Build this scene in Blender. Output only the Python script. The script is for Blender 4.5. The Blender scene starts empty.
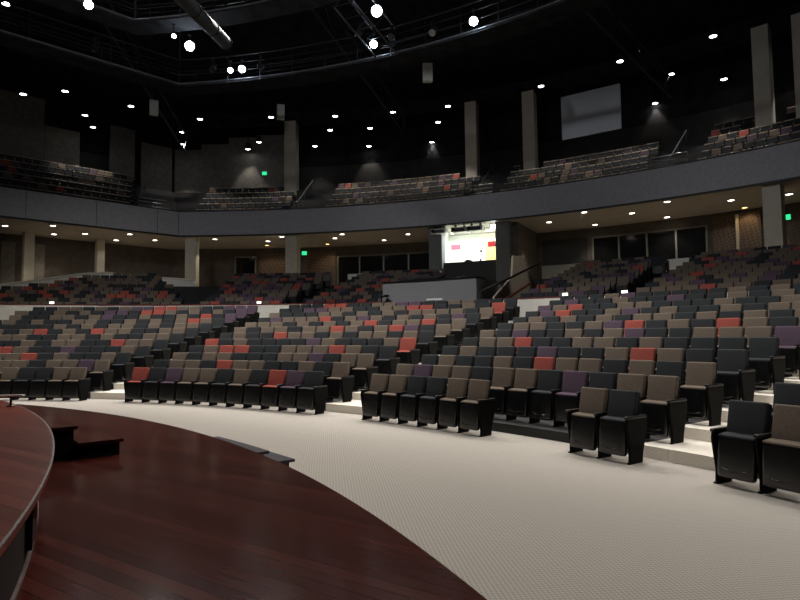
import bpy, bmesh, math, random
from math import sin, cos, radians as rad, pi, hypot, atan2
from mathutils import Vector, Matrix, Euler

SC = bpy.context.scene
COL = SC.collection
random.seed(7)

# ------------------------------------------------------------------ the hall
# Everything is laid out on circles about the centre of the stage (CX, CY);
# angles th are measured from +Y towards +X, heights from the carpet.
CX, CY = -13.566, -2.953
CAM_Z = 1.62
F_PX, HORIZON, ROLL = 590.0, 335.45, -0.013

def P(th, R, z=0.0):
    return Vector((CX + R * sin(rad(th)), CY + R * cos(rad(th)), z))

def G(th):
    """the rake is a little steeper towards the left of the hall"""
    return 1.09 - .0028 * (max(-20, min(70, th)) - 14)

def to_px(v):
    t = math.atan2(HORIZON - 300, F_PX)
    X, Y, Z = v[0], v[1], v[2] - CAM_Z
    yc = Y * cos(t) + Z * sin(t); zc = -Y * sin(t) + Z * cos(t)
    if yc < 0.1: return (-9999, -9999)
    u = F_PX * X / yc; w = -F_PX * zc / yc
    return (400 + cos(ROLL) * u - sin(ROLL) * w, 300 + sin(ROLL) * u + cos(ROLL) * w)

# ------------------------------------------------------------------ materials
def nodes_of(name):
    m = bpy.data.materials.new(name); m.use_nodes = True
    nt = m.node_tree; b = nt.nodes['Principled BSDF']
    return m, nt, b

def mat(name, col, rough=0.6, metal=0.0, noise=0.12, scale=30.0, bump=0.0, spec=0.5):
    m, nt, b = nodes_of(name)
    tc = nt.nodes.new('ShaderNodeTexCoord'); n = nt.nodes.new('ShaderNodeTexNoise')
    n.inputs['Scale'].default_value = scale; n.inputs['Detail'].default_value = 3
    nt.links.new(tc.outputs['Object'], n.inputs['Vector'])
    r = nt.nodes.new('ShaderNodeValToRGB')
    r.color_ramp.elements[0].position = .3; r.color_ramp.elements[1].position = .7
    r.color_ramp.elements[0].color = tuple(c * (1 - noise) for c in col) + (1,)
    r.color_ramp.elements[1].color = tuple(min(1, c * (1 + noise)) for c in col) + (1,)
    nt.links.new(n.outputs['Fac'], r.inputs['Fac']); nt.links.new(r.outputs['Color'], b.inputs['Base Color'])
    b.inputs['Roughness'].default_value = rough; b.inputs['Metallic'].default_value = metal
    b.inputs['Specular IOR Level'].default_value = spec
    if bump:
        bp = nt.nodes.new('ShaderNodeBump'); bp.inputs['Strength'].default_value = bump; bp.inputs['Distance'].default_value = .01
        nt.links.new(n.outputs['Fac'], bp.inputs['Height']); nt.links.new(bp.outputs['Normal'], b.inputs['Normal'])
    return m

def emit(name, col, s):
    m, nt, b = nodes_of(name)
    b.inputs['Base Color'].default_value = (*[min(c, .8) for c in col], 1)
    b.inputs['Emission Color'].default_value = (*col, 1); b.inputs['Emission Strength'].default_value = s
    return m

def carpet_mat(name, a, b_, scale=28.0):
    m, nt, b = nodes_of(name)
    tc = nt.nodes.new('ShaderNodeTexCoord')
    mp = nt.nodes.new('ShaderNodeMapping'); mp.inputs['Rotation'].default_value = (0, 0, rad(38))
    nt.links.new(tc.outputs['Object'], mp.inputs['Vector'])
    ck = nt.nodes.new('ShaderNodeTexChecker'); ck.inputs['Scale'].default_value = scale
    ck.inputs['Color1'].default_value = (*a, 1); ck.inputs['Color2'].default_value = (*b_, 1)
    nt.links.new(mp.outputs['Vector'], ck.inputs['Vector'])
    n = nt.nodes.new('ShaderNodeTexNoise'); n.inputs['Scale'].default_value = 120; n.inputs['Detail'].default_value = 2
    nt.links.new(tc.outputs['Object'], n.inputs['Vector'])
    mx = nt.nodes.new('ShaderNodeMix'); mx.data_type = 'RGBA'; mx.blend_type = 'OVERLAY'; mx.inputs['Factor'].default_value = .35
    nt.links.new(ck.outputs['Color'], mx.inputs[6]); nt.links.new(n.outputs['Fac'], mx.inputs[7])
    nt.links.new(mx.outputs[2], b.inputs['Base Color'])
    b.inputs['Roughness'].default_value = .95; b.inputs['Specular IOR Level'].default_value = .15
    bp = nt.nodes.new('ShaderNodeBump'); bp.inputs['Strength'].default_value = .3; bp.inputs['Distance'].default_value = .006
    nt.links.new(n.outputs['Fac'], bp.inputs['Height']); nt.links.new(bp.outputs['Normal'], b.inputs['Normal'])
    return m

def plank_mat(name, dark, light, ang, width=0.085, rough=.38, scuff=None, spec=.06):
    """hardwood boards of the given width running at ang (degrees, plan view)"""
    m, nt, b = nodes_of(name); L = nt.links.new
    tc = nt.nodes.new('ShaderNodeTexCoord')
    mp = nt.nodes.new('ShaderNodeMapping'); mp.inputs['Rotation'].default_value = (0, 0, rad(-ang))
    L(tc.outputs['Object'], mp.inputs['Vector'])
    sp = nt.nodes.new('ShaderNodeSeparateXYZ'); L(mp.outputs['Vector'], sp.inputs[0])
    dv = nt.nodes.new('ShaderNodeMath'); dv.operation = 'DIVIDE'; dv.inputs[1].default_value = width; L(sp.outputs['Y'], dv.inputs[0])
    fl = nt.nodes.new('ShaderNodeMath'); fl.operation = 'FLOOR'; L(dv.outputs[0], fl.inputs[0])
    fr = nt.nodes.new('ShaderNodeMath'); fr.operation = 'FRACT'; L(dv.outputs[0], fr.inputs[0])
    wn = nt.nodes.new('ShaderNodeTexWhiteNoise'); wn.noise_dimensions = '1D'; L(fl.outputs[0], wn.inputs['W'])
    st = nt.nodes.new('ShaderNodeMapping'); st.inputs['Scale'].default_value = (1.2, 22, 1); L(mp.outputs['Vector'], st.inputs['Vector'])
    gn = nt.nodes.new('ShaderNodeTexNoise'); gn.inputs['Scale'].default_value = 2.5; gn.inputs['Detail'].default_value = 6; L(st.outputs['Vector'], gn.inputs['Vector'])
    ad = nt.nodes.new('ShaderNodeMath'); ad.operation = 'MULTIPLY_ADD'; ad.inputs[1].default_value = .55; L(wn.outputs['Value'], ad.inputs[0]); 
    sc = nt.nodes.new('ShaderNodeMath'); sc.operation = 'MULTIPLY'; sc.inputs[1].default_value = .5; L(gn.outputs['Fac'], sc.inputs[0]); L(sc.outputs[0], ad.inputs[2])
    rp = nt.nodes.new('ShaderNodeValToRGB'); rp.color_ramp.elements[0].color = (*dark, 1); rp.color_ramp.elements[1].color = (*light, 1)
    rp.color_ramp.elements[0].position = .15; rp.color_ramp.elements[1].position = .85
    L(ad.outputs[0], rp.inputs['Fac'])
    gap = nt.nodes.new('ShaderNodeMath'); gap.operation = 'COMPARE'; gap.inputs[1].default_value = 0; gap.inputs[2].default_value = .05; L(fr.outputs[0], gap.inputs[0])
    mg = nt.nodes.new('ShaderNodeMix'); mg.data_type = 'RGBA'; mg.inputs[7].default_value = (*[c * .35 for c in dark], 1)
    L(gap.outputs[0], mg.inputs['Factor']); L(rp.outputs['Color'], mg.inputs[6])
    out = mg.outputs[2]
    if scuff:
        sn = nt.nodes.new('ShaderNodeTexNoise'); sn.inputs['Scale'].default_value = 3.2; sn.inputs['Detail'].default_value = 9; sn.inputs['Roughness'].default_value = .75
        sn.inputs['Distortion'].default_value = 1.5; L(st.outputs['Vector'], sn.inputs['Vector'])
        sr = nt.nodes.new('ShaderNodeValToRGB'); sr.color_ramp.elements[0].position = .56; sr.color_ramp.elements[1].position = .8
        sr.color_ramp.elements[1].color = (.55, .55, .55, 1); L(sn.outputs['Fac'], sr.inputs['Fac'])
        ms = nt.nodes.new('ShaderNodeMix'); ms.data_type = 'RGBA'; ms.inputs[7].default_value = (*scuff, 1)
        L(sr.outputs['Color'], ms.inputs['Factor']); L(out, ms.inputs[6]); out = ms.outputs[2]
    L(out, b.inputs['Base Color']); b.inputs['IOR'].default_value = 1.16
    rr = nt.nodes.new('ShaderNodeMapRange'); rr.inputs[3].default_value = rough - .01; rr.inputs[4].default_value = rough + .02
    L(gn.outputs['Fac'], rr.inputs[0]); L(rr.outputs[0], b.inputs['Roughness'])
    return m

def lattice_mat(name, dark, light, scale=3.0):
    m, nt, b = nodes_of(name); L = nt.links.new
    tc = nt.nodes.new('ShaderNodeTexCoord'); mp = nt.nodes.new('ShaderNodeMapping')
    mp.inputs['Rotation'].default_value = (rad(45), rad(45), rad(45)); L(tc.outputs['Object'], mp.inputs['Vector'])
    w = nt.nodes.new('ShaderNodeTexChecker'); w.inputs['Scale'].default_value = scale
    w.inputs['Color1'].default_value = (*dark, 1); w.inputs['Color2'].default_value = (*light, 1)
    L(mp.outputs['Vector'], w.inputs['Vector']); L(w.outputs['Color'], b.inputs['Base Color'])
    b.inputs['Roughness'].default_value = .55
    return m

M = {}
M['carpet'] = carpet_mat('beige_rib_carpet', (.50, .465, .42), (.375, .345, .31), 44.0)
M['step'] = carpet_mat('cream_stair_carpet', (.84, .79, .70), (.76, .71, .63), 40)
M['tier'] = mat('charcoal_concrete', (.035, .034, .036), .8, noise=.25, scale=4)
M['riser'] = mat('black_painted_riser', (.012, .012, .013), .5)
M['apron'] = plank_mat('mahogany_boards', (.034, .0080, .0062), (.078, .0200, .0150), -34, rough=.15)
M['deck'] = plank_mat('worn_mahogany_boards', (.085, .020, .014), (.17, .043, .030), -34, rough=.30, scuff=(.20, .15, .145))
M['stageface'] = mat('dark_stage_facing', (.017, .010, .009), .8, spec=.12)
M['edge'] = mat('scuffed_edge_trim', (.10, .068, .064), .5, noise=.4, scale=14)
M['black'] = mat('black_plastic', (.006, .006, .0066), .34, noise=.2, spec=.4)
M['gloss'] = mat('glossy_black_shell', (.007, .007, .0076), .24, noise=.2, spec=.75)
M['metal'] = mat('black_steel', (.02, .02, .022), .4, .6)
M['chrome'] = mat('worn_steel', (.5, .5, .5), .3, 1)
M['rail'] = mat('grey_steel_tube', (.10, .10, .11), .35, .6)
M['ceil'] = mat('matt_black_ceiling', (.018, .018, .020), .95, noise=.5, scale=1.5, spec=.1)
M['void'] = mat('black_wall_paint', (.022, .022, .023), .95, noise=.3, scale=1.5, spec=.1)
M['wallpanel'] = mat('grey_brown_acoustic_panel', (.20, .185, .16), .9, noise=.2, scale=3)
M['fascia'] = mat('slate_fascia_panel', (.43, .435, .48), .75, noise=.10, scale=6)
M['soffit'] = mat('taupe_plaster_soffit', (.40, .36, .31), .85, noise=.06, scale=2)
M['column'] = mat('cream_plaster_column', (.60, .56, .47), .85, noise=.06, scale=3)
M['greycol'] = mat('grey_plaster_pier', (.16, .165, .165), .85, noise=.08, scale=3)
M['conc'] = mat('taupe_concourse_carpet', (.34, .30, .25), .95)
M['cream'] = mat('cream_plaster_parapet', (.78, .76, .69), .85, noise=.05, scale=4)
M['tan'] = mat('tan_plaster_wall', (.36, .31, .24), .85, noise=.08, scale=4)
M['desk'] = mat('grey_booth_laminate', (.20, .20, .212), .7, noise=.1, scale=25)
M['dkwall'] = mat('brown_back_wall', (.105, .09, .075), .9, noise=.2, scale=2)
M['acoustic'] = mat('charcoal_fabric_panel', (.045, .047, .047), .95, noise=.2, scale=12)
M['palewall'] = mat('pale_green_grey_wall', (.35, .37, .32), .85, noise=.08)
M['glass'] = mat('dark_window_glass', (.008, .008, .009), .12)
M['mullion'] = mat('aluminium_mullion', (.22, .215, .19), .5, .3)
M['lattice'] = lattice_mat('woven_wood_lattice', (.085, .06, .042), (.16, .115, .08), 7.0)
M['redtrim'] = mat('dark_red_rail', (.12, .02, .018), .6)
M['white'] = mat('white_paper', (.8, .8, .78), .8)
M['boothwall'] = mat('white_booth_wall', (.80, .83, .78), .8, noise=.02)
M['oak'] = mat('honey_oak_door', (.52, .33, .12), .6, noise=.15, scale=5)
M['screen'] = mat('grey_projection_screen', (.70, .75, .82), .8, noise=.05)
M['duct'] = mat('galvanised_duct', (.05, .054, .06), .6, .2, noise=.2, scale=5)
M['streak_tube'] = mat('dark_streak_grey', (.014, .015, .017), .8, noise=.2, scale=5)  # grey for the light beam that is modelled as a tube
M['proj'] = mat('off_white_projector_case', (.5, .5, .46), .5)
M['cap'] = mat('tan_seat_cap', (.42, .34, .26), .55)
M['sidep'] = mat('black_side_panel', (.0055, .0055, .0055), .6, spec=.09)
M['B'] = mat('brown_seat_fabric', (.150, .119, .094), .92, noise=.16, scale=60, bump=.2, spec=.2)
M['D'] = mat('charcoal_seat_fabric', (.024, .027, .031), .85, noise=.2, scale=60, bump=.2, spec=.3)
M['P'] = mat('plum_seat_fabric', (.098, .066, .096), .92, noise=.16, scale=60, bump=.2, spec=.2)
M['R'] = mat('red_seat_fabric', (.33, .080, .062), .92, noise=.12, scale=60, bump=.2, spec=.2)
M['lamp_cool'] = emit('cool_downlight_lens', (.93, .95, 1.0), 14)
M['lamp_warm'] = emit('warm_downlight_lens', (1.0, .93, .80), 10)
M['lamp_amber'] = emit('amber_downlight_lens', (1.0, .62, .22), 6)
M['lamp_stage'] = emit('stage_lamp_lens', (.80, .92, 1.0), 60)
M['exit'] = emit('green_exit_face', (.03, .62, .24), 1.4)
M['aislelamp'] = emit('aisle_lamp_lens', (1, .97, .9), 3)
M['redsign'] = emit('red_lit_sign', (.9, .06, .10), .9)
M['tube'] = emit('white_tube_lamp', (.93, 1, .93), 9)

# ------------------------------------------------------------------ helpers
def setp(o, label=None, cat=None, group=None, kind=None):
    if label: o['label'] = label
    if cat: o['category'] = cat
    if group: o['group'] = group
    if kind: o['kind'] = kind
    return o

def empty(name, loc, rz=0.0, **k):
    o = bpy.data.objects.new(name, None); o.empty_display_size = .1
    o.location = loc; o.rotation_euler = (0, 0, rz); COL.objects.link(o)
    return setp(o, **k)

def link(name, me, m=None, parent=None, **k):
    if m is not None and not me.materials:
        me.materials.append(m)
    o = bpy.data.objects.new(name, me); COL.objects.link(o)
    if parent is not None: o.parent = parent
    return setp(o, **k)

class MB:
    def __init__(s): s.v = []; s.f = []; s.mi = []
    def add(s, vs, fs, mi=0):
        n = len(s.v); s.v += [tuple(v) for v in vs]
        for f in fs: s.f.append(tuple(i + n for i in f)); s.mi.append(mi)
        return s
    def box(s, c, d, rz=0.0, mi=0, mtx=None):
        x, y, z = (d[0] / 2, d[1] / 2, d[2] / 2); vs = []
        for X in (-x, x):
            for Y in (-y, y):
                for Z in (-z, z):
                    v = Vector((X, Y, Z))
                    if mtx: v = mtx @ v
                    elif rz: v = Matrix.Rotation(rz, 3, 'Z') @ v
                    vs.append((v[0] + c[0], v[1] + c[1], v[2] + c[2]))
        return s.add(vs, [(0, 1, 3, 2), (4, 6, 7, 5), (0, 4, 5, 1), (2, 3, 7, 6), (0, 2, 6, 4), (1, 5, 7, 3)], mi)
    def tube(s, pts, r, n=8, mi=0):
        pts = [Vector(p) for p in pts]; rings = []
        for i, p in enumerate(pts):
            t = (pts[min(i + 1, len(pts) - 1)] - pts[max(i - 1, 0)]).normalized()
            a = t.cross(Vector((0, 0, 1)));  a = a if a.length > .05 else t.cross(Vector((1, 0, 0)))
            a.normalize(); b = t.cross(a)
            rings.append([p + a * (r * cos(2 * pi * k / n)) + b * (r * sin(2 * pi * k / n)) for k in range(n)])
        vs = [v for R in rings for v in R]; fs = []
        for i in range(len(pts) - 1):
            for k in range(n):
                fs.append((i * n + k, i * n + (k + 1) % n, (i + 1) * n + (k + 1) % n, (i + 1) * n + k))
        fs.append(tuple(range(n - 1, -1, -1))); fs.append(tuple((len(pts) - 1) * n + k for k in range(n)))
        return s.add(vs, fs, mi)
    def lathe(s, prof, n=20, c=(0, 0, 0), mi=0, mtx=None):
        vs = []
        for r, z in prof:
            for k in range(n):
                v = Vector((r * cos(2 * pi * k / n), r * sin(2 * pi * k / n), z))
                if mtx: v = mtx @ v
                vs.append((v[0] + c[0], v[1] + c[1], v[2] + c[2]))
        fs = []
        for i in range(len(prof) - 1):
            for k in range(n):
                fs.append((i * n + k, i * n + (k + 1) % n, (i + 1) * n + (k + 1) % n, (i + 1) * n + k))
        fs.append(tuple(range(n - 1, -1, -1))); fs.append(tuple((len(prof) - 1) * n + k for k in range(n)))
        return s.add(vs, fs, mi)
    def sweep(s, path, prof, mi=0, closed_prof=True):
        """path: list of (point2d, miter2d); prof: list of (offset, z)"""
        m = len(prof); vs = []; fs = []
        for p, nrm in path:
            for o, z in prof: vs.append((p[0] + nrm[0] * o, p[1] + nrm[1] * o, z))
        for i in range(len(path) - 1):
            for k in range(m if closed_prof else m - 1):
                fs.append((i * m + k, i * m + (k + 1) % m, (i + 1) * m + (k + 1) % m, (i + 1) * m + k))
        if closed_prof:
            fs.append(tuple(range(m - 1, -1, -1))); fs.append(tuple((len(path) - 1) * m + k for k in range(m)))
        return s.add(vs, fs, mi)
    def ring(s, R0, R1, z0, z1, t0, t1, step=1.0, mi=0, rake=False):
        n = max(2, int(abs(t1 - t0) / step) + 1)
        path = []
        for i in range(n + 1):
            th = t0 + (t1 - t0) * i / n
            path.append(((CX, CY), (sin(rad(th)), cos(rad(th)))))
        k = len(s.v)
        s.sweep(path, [(R0, z0), (R0, z1), (R1, z1), (R1, z0)], mi)
        if rake:
            for j in range(k, len(s.v)):
                x, y, z = s.v[j]; s.v[j] = (x, y, z * G(math.degrees(atan2(x - CX, y - CY))))
        return s
    def mesh(s, name, mats, smooth=False):
        me = bpy.data.meshes.new(name); me.from_pydata(s.v, [], s.f)
        for m in mats: me.materials.append(m)
        if len(mats) > 1: me.polygons.foreach_set('material_index', s.mi)
        bm = bmesh.new(); bm.from_mesh(me); bmesh.ops.recalc_face_normals(bm, faces=bm.faces); bm.to_mesh(me); bm.free()
        if smooth: me.polygons.foreach_set('use_smooth', [True] * len(me.polygons))
        me.update(); return me
    def obj(s, name, mats, parent=None, smooth=False, **k):
        if not isinstance(mats, (list, tuple)): mats = [mats]
        return link(name, s.mesh(name, mats, smooth), None, parent, **k)

def rounded(dim, r, seg=3, mtx=None, taper=None):
    """bmesh of a rounded box, smooth shaded"""
    bm = bmesh.new(); bmesh.ops.create_cube(bm, size=1)
    for v in bm.verts:
        v.co.x *= dim[0]; v.co.y *= dim[1]; v.co.z *= dim[2]
        if taper and v.co.z < 0: v.co.x *= taper
    bmesh.ops.bevel(bm, geom=list(bm.edges), offset=r, segments=seg, affect='EDGES', profile=.6)
    if mtx is not None: bmesh.ops.transform(bm, matrix=mtx, verts=bm.verts)
    return bm

def bm_mesh(name, bms, m, smooth=True):
    me = bpy.data.meshes.new(name)
    out = bmesh.new()
    for b in bms:
        tmp = bpy.data.meshes.new('t'); b.to_mesh(tmp); b.free(); out.from_mesh(tmp); bpy.data.meshes.remove(tmp)
    bmesh.ops.recalc_face_normals(out, faces=out.faces); out.to_mesh(me); out.free()
    me.materials.append(m)
    if smooth: me.polygons.foreach_set('use_smooth', [True] * len(me.polygons))
    return me

T = Matrix.Translation
def Rx(a): return Matrix.Rotation(rad(a), 4, 'X')

ORD = ['', 'first', 'second', 'third', 'fourth', 'fifth', 'sixth', 'seventh', 'eighth', 'ninth', 'tenth', 'eleventh', 'twelfth',
       'thirteenth', 'fourteenth', 'fifteenth', 'sixteenth', 'seventeenth', 'eighteenth', 'nineteenth', 'twentieth']

# ------------------------------------------------------------------ ground, apron, stage
b = MB(); b.box((CX + 18, CY + 28, -.1), (90, 80, .2)); b.obj('floor', M['carpet'], kind='structure')

APRON_Z, DECK_Z = .52, .96
b = MB(); b.ring(0.2, 14.90, 0.0, APRON_Z - .03, -30, 110, 1); b.obj('stage_apron_base', M['stageface'], kind='structure')
b = MB(); b.ring(0.2, 14.95, APRON_Z - .03, APRON_Z, -30, 110, .5); b.obj('stage_apron', M['apron'], kind='structure')
b = MB(); b.ring(0.2, 13.12, APRON_Z, DECK_Z - .035, -30, 110, .5); b.obj('stage_riser_wall', M['stageface'], kind='structure')
b = MB(); b.ring(0.2, 13.21, DECK_Z - .035, DECK_Z, -30, 110, .25); b.obj('stage_deck', M['deck'], kind='structure')
b = MB(); b.ring(13.203, 13.213, DECK_Z - .006, DECK_Z + .001, -30, 110, .25); b.obj('trim_1', M['edge'], kind='structure')
b = MB(); b.ring(13.12, 13.135, APRON_Z, APRON_Z + .012, 52, 110, .5); b.obj('trim_2', M['edge'], kind='structure')
# access hatch set in the stage face
t = empty('access_panel', P(62.6, 13.125, APRON_Z + .05), -rad(62.6), label='narrow black access panel let into the dark stage face', cat='panel')
b = MB(); b.box((0, .012, .19), (.30, .024, .34)); b.obj('panel_door', M['black'], t)
b = MB(); b.box((.10, .03, .2), (.02, .02, .08)); b.obj('handle', M['chrome'], t)

def steps(name, label, spec, nose, matl, face):
    """stair unit of ring-shaped treads: spec = [(R0, R1, z0, z1, t0, t1)]"""
    c = spec[0]; base = P((c[4] + c[5]) / 2, c[1], c[2])
    t = empty(name, base, 0, label=label, cat='stairs')
    for R0, R1, z0, z1, t0, t1 in spec:
        b = MB(); b.ring(R0, R1 - nose, z0, z1 - .03, t0 + .1, t1 - .1, 1); r = b.obj('riser_box', face, t); r.location = -base
        b = MB(); b.ring(R0, R1, z1 - .03, z1, t0, t1, 1); r = b.obj('tread', matl, t); r.location = -base
    return t
steps('stage_steps', 'two dark wooden box steps climbing from the apron to the stage deck',
      [(13.55, 13.93, APRON_Z, .67, 46.9, 51.5), (13.13, 13.55, APRON_Z, .82, 46.6, 51.2)], .03, M['apron'], M['stageface'])
steps('floor_steps', 'dark carpeted steps leading down from the apron edge onto the pale carpet',
      [(15.44, 15.84, .0, .19, 46.4, 51.0), (14.96, 15.46, .0, .35, 46.4, 51.4)], .06, mat('dark_stair_carpet', (.035, .034, .042), .9), M['black'])

# low stand at the far edge of the stage deck
t = empty('low_stand', P(47.25, 13.14, DECK_Z), rad(8), label='small low black stand with a flat pale top at the far stage edge', cat='stand')
b = MB(); b.lathe([(.0, 0), (.035, 0), (.035, .008), (.012, .014), (.010, .10), (0, .10)], 12); b.obj('post', M['metal'], t)
b = MB(); b.box((0, 0, .108), (.24, .05, .014)); b.obj('top_plate', M['proj'], t)
b = MB(); b.tube([(-.10, 0, .10), (-.135, 0, .09), (-.15, 0, .05), (-.14, .01, .012), (-.10, .02, .004)], .004, 6); b.obj('cable', M['metal'], t, True)

# ------------------------------------------------------------------ raked tiers of the lower bowl
NROW = 12
RB = [19.6 + .865 * k for k in range(NROW)]                              # radius of the seat back tops
ZR = [0, .15, .31, .48, .66, .84, 1.02, 1.19, 1.37, 1.56, 1.75, 1.93]     # floor height of each row
AIS = [(-9.6, -6.3), (14.8, 18.9), (36.9, 40.9), (57.05, 60.9)]
for k in range(1, NROW):
    R0 = 19.9 + .865 * (k - 1); R1 = R0 + .865 if k < NROW - 1 else 31.2
    b = MB(); b.ring(R0, R1, 0, ZR[k], -40, 95, 1, 0, True)
    o = b.obj('seating_tier', [M['tier'], M['riser']], kind='structure')
    for p in o.data.polygons:
        if abs(p.normal.z) < .5: p.material_index = 1
for i, (a0, a1) in enumerate(AIS):
    b = MB()
    for k in range(1, NROW):
        R0 = 19.9 + .865 * (k - 1); R1 = R0 + .865 if k < NROW - 1 else 31.18
        w = .35 * 19.9 / R0 if i in (1,) else 0
        b.ring(R0 - .04, R1, .0 if k == 1 else ZR[k - 1] + .006, ZR[k] + .012, a0, a1, 1, 0, True)
    b.obj('aisle_stairs', M['step'], kind='structure')

# ------------------------------------------------------------------ theatre seats
REC = 14.0
def chair_meshes():
    d = {}
    back = T((0, .055, .655)) @ Rx(REC)
    for c in 'BDPR':
        d['back' + c] = bm_mesh('backrest', [rounded((.445, .075, .45), .026, 3, back, .97)], M[c])
        d['cush' + c] = bm_mesh('seat_cushion', [rounded((.415, .07, .36), .025, 2, T((0, .155, .34)) @ Rx(6)),
                                                rounded((.42, .15, .05), .022, 3, T((0, .205, .515)) @ Rx(-6))], M[c])
    d['shell'] = bm_mesh('back_shell', [rounded((.445, .03, .58), .014, 2, T((0, .030, .575)) @ Rx(REC))], M['black'])
    pan = rounded((.44, .10, .44), .045, 4, T((0, .257, .307)) @ Rx(6), .94)
    groove = bmesh.new()
    m = MB()
    m.tube([(x,   .322, .195 - .03 * (1 - (x / .14) ** 2)) for x in [-.14 + .02 * i for i in range(15)]], .009, 6)
    tmp = m.mesh('t', [M['black']]); groove.from_mesh(tmp)
    d['pan'] = bm_mesh('seat', [pan, groove], M['gloss'])
    def side(x):
        poly = [(-.10, .55), (.30, .55), (.315, .48), (.26, .14), (.27, .0), (.02, .0), (.0, .12), (-.09, .42)]
        bm = bmesh.new()
        a = [bm.verts.new((x - .02, y, z)) for y, z in poly]; c = [bm.verts.new((x + .02, y, z)) for y, z in poly]
        n = len(poly)
        bm.faces.new(a[::-1]); bm.faces.new(c)
        for i in range(n): bm.faces.new((a[i], a[(i + 1) % n], c[(i + 1) % n], c[i]))
        bmesh.ops.recalc_face_normals(bm, faces=bm.faces)
        bmesh.ops.bevel(bm, geom=list(bm.edges), offset=.008, segments=2, affect='EDGES')
        foot = rounded((.05, .27, .018), .006, 1, T((x, .16, .011)))
        return [bm, foot]
    for s, nm in ((-1, 'L'), (1, 'R')):
        d['side' + nm] = bm_mesh('side_panel', side(.25 * s), M['sidep'], False)
        d['arm' + nm] = bm_mesh('armrest', [rounded((.056, .40, .036), .015, 3, T((.25 * s, .115, .565)))], M['black'])
    return d
CM = chair_meshes()
proto = {}
def seat_proto(c, end):
    """one theatre seat and its parts; end adds the outer panel"""
    if (c, end) in proto: return proto[(c, end)]
    parts = []
    parts.append(('backrest', CM['back' + c], None)); parts.append(('back_shell', CM['shell'], None))
    parts.append(('seat', CM['pan'], None)); parts.append(('seat_cushion', CM['cush' + c], 2))
    parts.append(('side_panel', CM['sideL'], None)); parts.append(('armrest', CM['armL'], 4))
    if end: parts.append(('side_panel', CM['sideR'], None)); parts.append(('armrest', CM['armR'], 6))
    proto[(c, end)] = parts
    return parts

CNAME = {'B': 'brown', 'D': 'charcoal', 'P': 'plum', 'R': 'red'}
def place_seat(c, end, loc, rz, sx, label, group):
    r = bpy.data.objects.new('theatre_seat', None); r.empty_display_size = .1; COL.objects.link(r)
    r.location = loc; r.rotation_euler = (0, 0, rz); r.scale = (sx, 1, 1)
    setp(r, label, 'seat', group)
    made = []
    for nm, me, par in seat_proto(c, end):
        o = bpy.data.objects.new(nm, me); COL.objects.link(o)
        o.parent = r if par is None else made[par]
        made.append(o)
    return r

def simple_seat(mb, loc, rz, sx, mi, end=False, cap=False):
    """plain geometry of a far-off seat, for the uncounted remainder (materials B D P R black)"""
    m = Matrix.Translation(loc) @ Matrix.Rotation(rz, 4, 'Z') @ Matrix.Diagonal((sx, 1, 1, 1))
    def bx(c, d, tilt, k):
        x, y, z = d[0] / 2, d[1] / 2, d[2] / 2
        q = m @ T(c) @ Rx(tilt); ch = min(y, z) * .45
        prof = [(-y, -z), (-y, z - ch), (-y + ch, z), (y - ch, z), (y, z - ch), (y, -z)]
        vs = [q @ Vector((X, a, bb)) for X in (-x, x) for a, bb in prof]; n = len(prof)
        fs = [tuple(range(n - 1, -1, -1)), tuple(range(n, 2 * n))] + [(i, (i + 1) % n, n + (i + 1) % n, n + i) for i in range(n)]
        mb.add(vs, fs, k)
    bx((0, .055, .655), (.445, .075, .45), REC, mi)
    bx((0, .030, .56), (.44, .03, .56), REC, 4)
    bx((0, .245, .325), (.43, .10, .39), 6, 4)
    bx((0, .205, .515), (.42, .15, .05), -6, mi)
    bx((-.25, .13, .30), (.04, .30, .60), 0, 4)
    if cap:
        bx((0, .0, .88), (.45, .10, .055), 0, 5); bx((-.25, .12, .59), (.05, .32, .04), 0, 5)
    if end: bx((.25, .13, .30), (.04, .30, .60), 0, 4)

S1 = ['RDPBBDBDRPD', 'DBBDRBBDDBDB', 'BDBBDDDBBPDBB', 'DBRRDDBBBRBDD', 'RDBDDDDPBDDDBR', 'DBDDRBBDBDBBDBD', 'BDBBDBBRBDBRPDB',
      'BBBDBDBDBRDBBRDB', 'DPBBBRDBPBDBDBDPD', 'BDDDBBDBDBDBBBBDB', 'DDPPBBDDBBRRDDBDR', 'DDDRRDDBBPPDDBBDDD']
S1L = [20.4, 20.0, 19.7, 19.4, 19.2, 19.0, 18.9, 18.6, 18.6, 18.5, 18.4, 18.3]
S2 = ['BBDDBB____BD', 'BPBBDBBDPDBB', 'DBDDBDRBBDBDB', 'DBDDDPDDBRBDD', 'DBBRDDBBDBDDDD', 'BDPDDBDBPDDBBBP', 'DBBDDBPRDBDRBDD',
      'DBDBDBDBBDBDBDBD', 'DPRDDBPDBDDBDBBDB', 'PBRDDBBDDDBDDBDBD', 'DPDDBDDPDDBDBDBDD', 'DDDBPDDDDDBDBDDBDD']
S2L = [42.2, 41.9, 41.8, 41.6, 41.5, 41.3, 41.3, 41.2, 41.0, 40.9, 40.8, 40.7]
S2R = [57.1, 57.1, 57.2, 57.2, 57.3, 57.3, 57.4, 57.5, 57.6, 57.5, 57.5, 57.5]
S0 = ['BBDDBB', 'BBDBBPB', 'BBRDBDDBD', 'RBDDPDDDBD', 'DBDBBDDRBBD', 'BBBDDBBDBDDBBD', 'DBRDBDRBBDDBBD', 'DDDBDBDBBDBDBBD',
      'BDBDDBBDDBDBDBRBD', 'DBDDBBDBPDDBDDBDRDP', 'BDDBDBDPPDRRBDBDBDP', 'DBBDBDBPPRRBBDDPPP']
WTS = 'B' * 42 + 'D' * 41 + 'P' * 9 + 'R' * 8
seats = []     # (block, row, index-from-left, n, colour, th, R, z, pitch, end)
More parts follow.
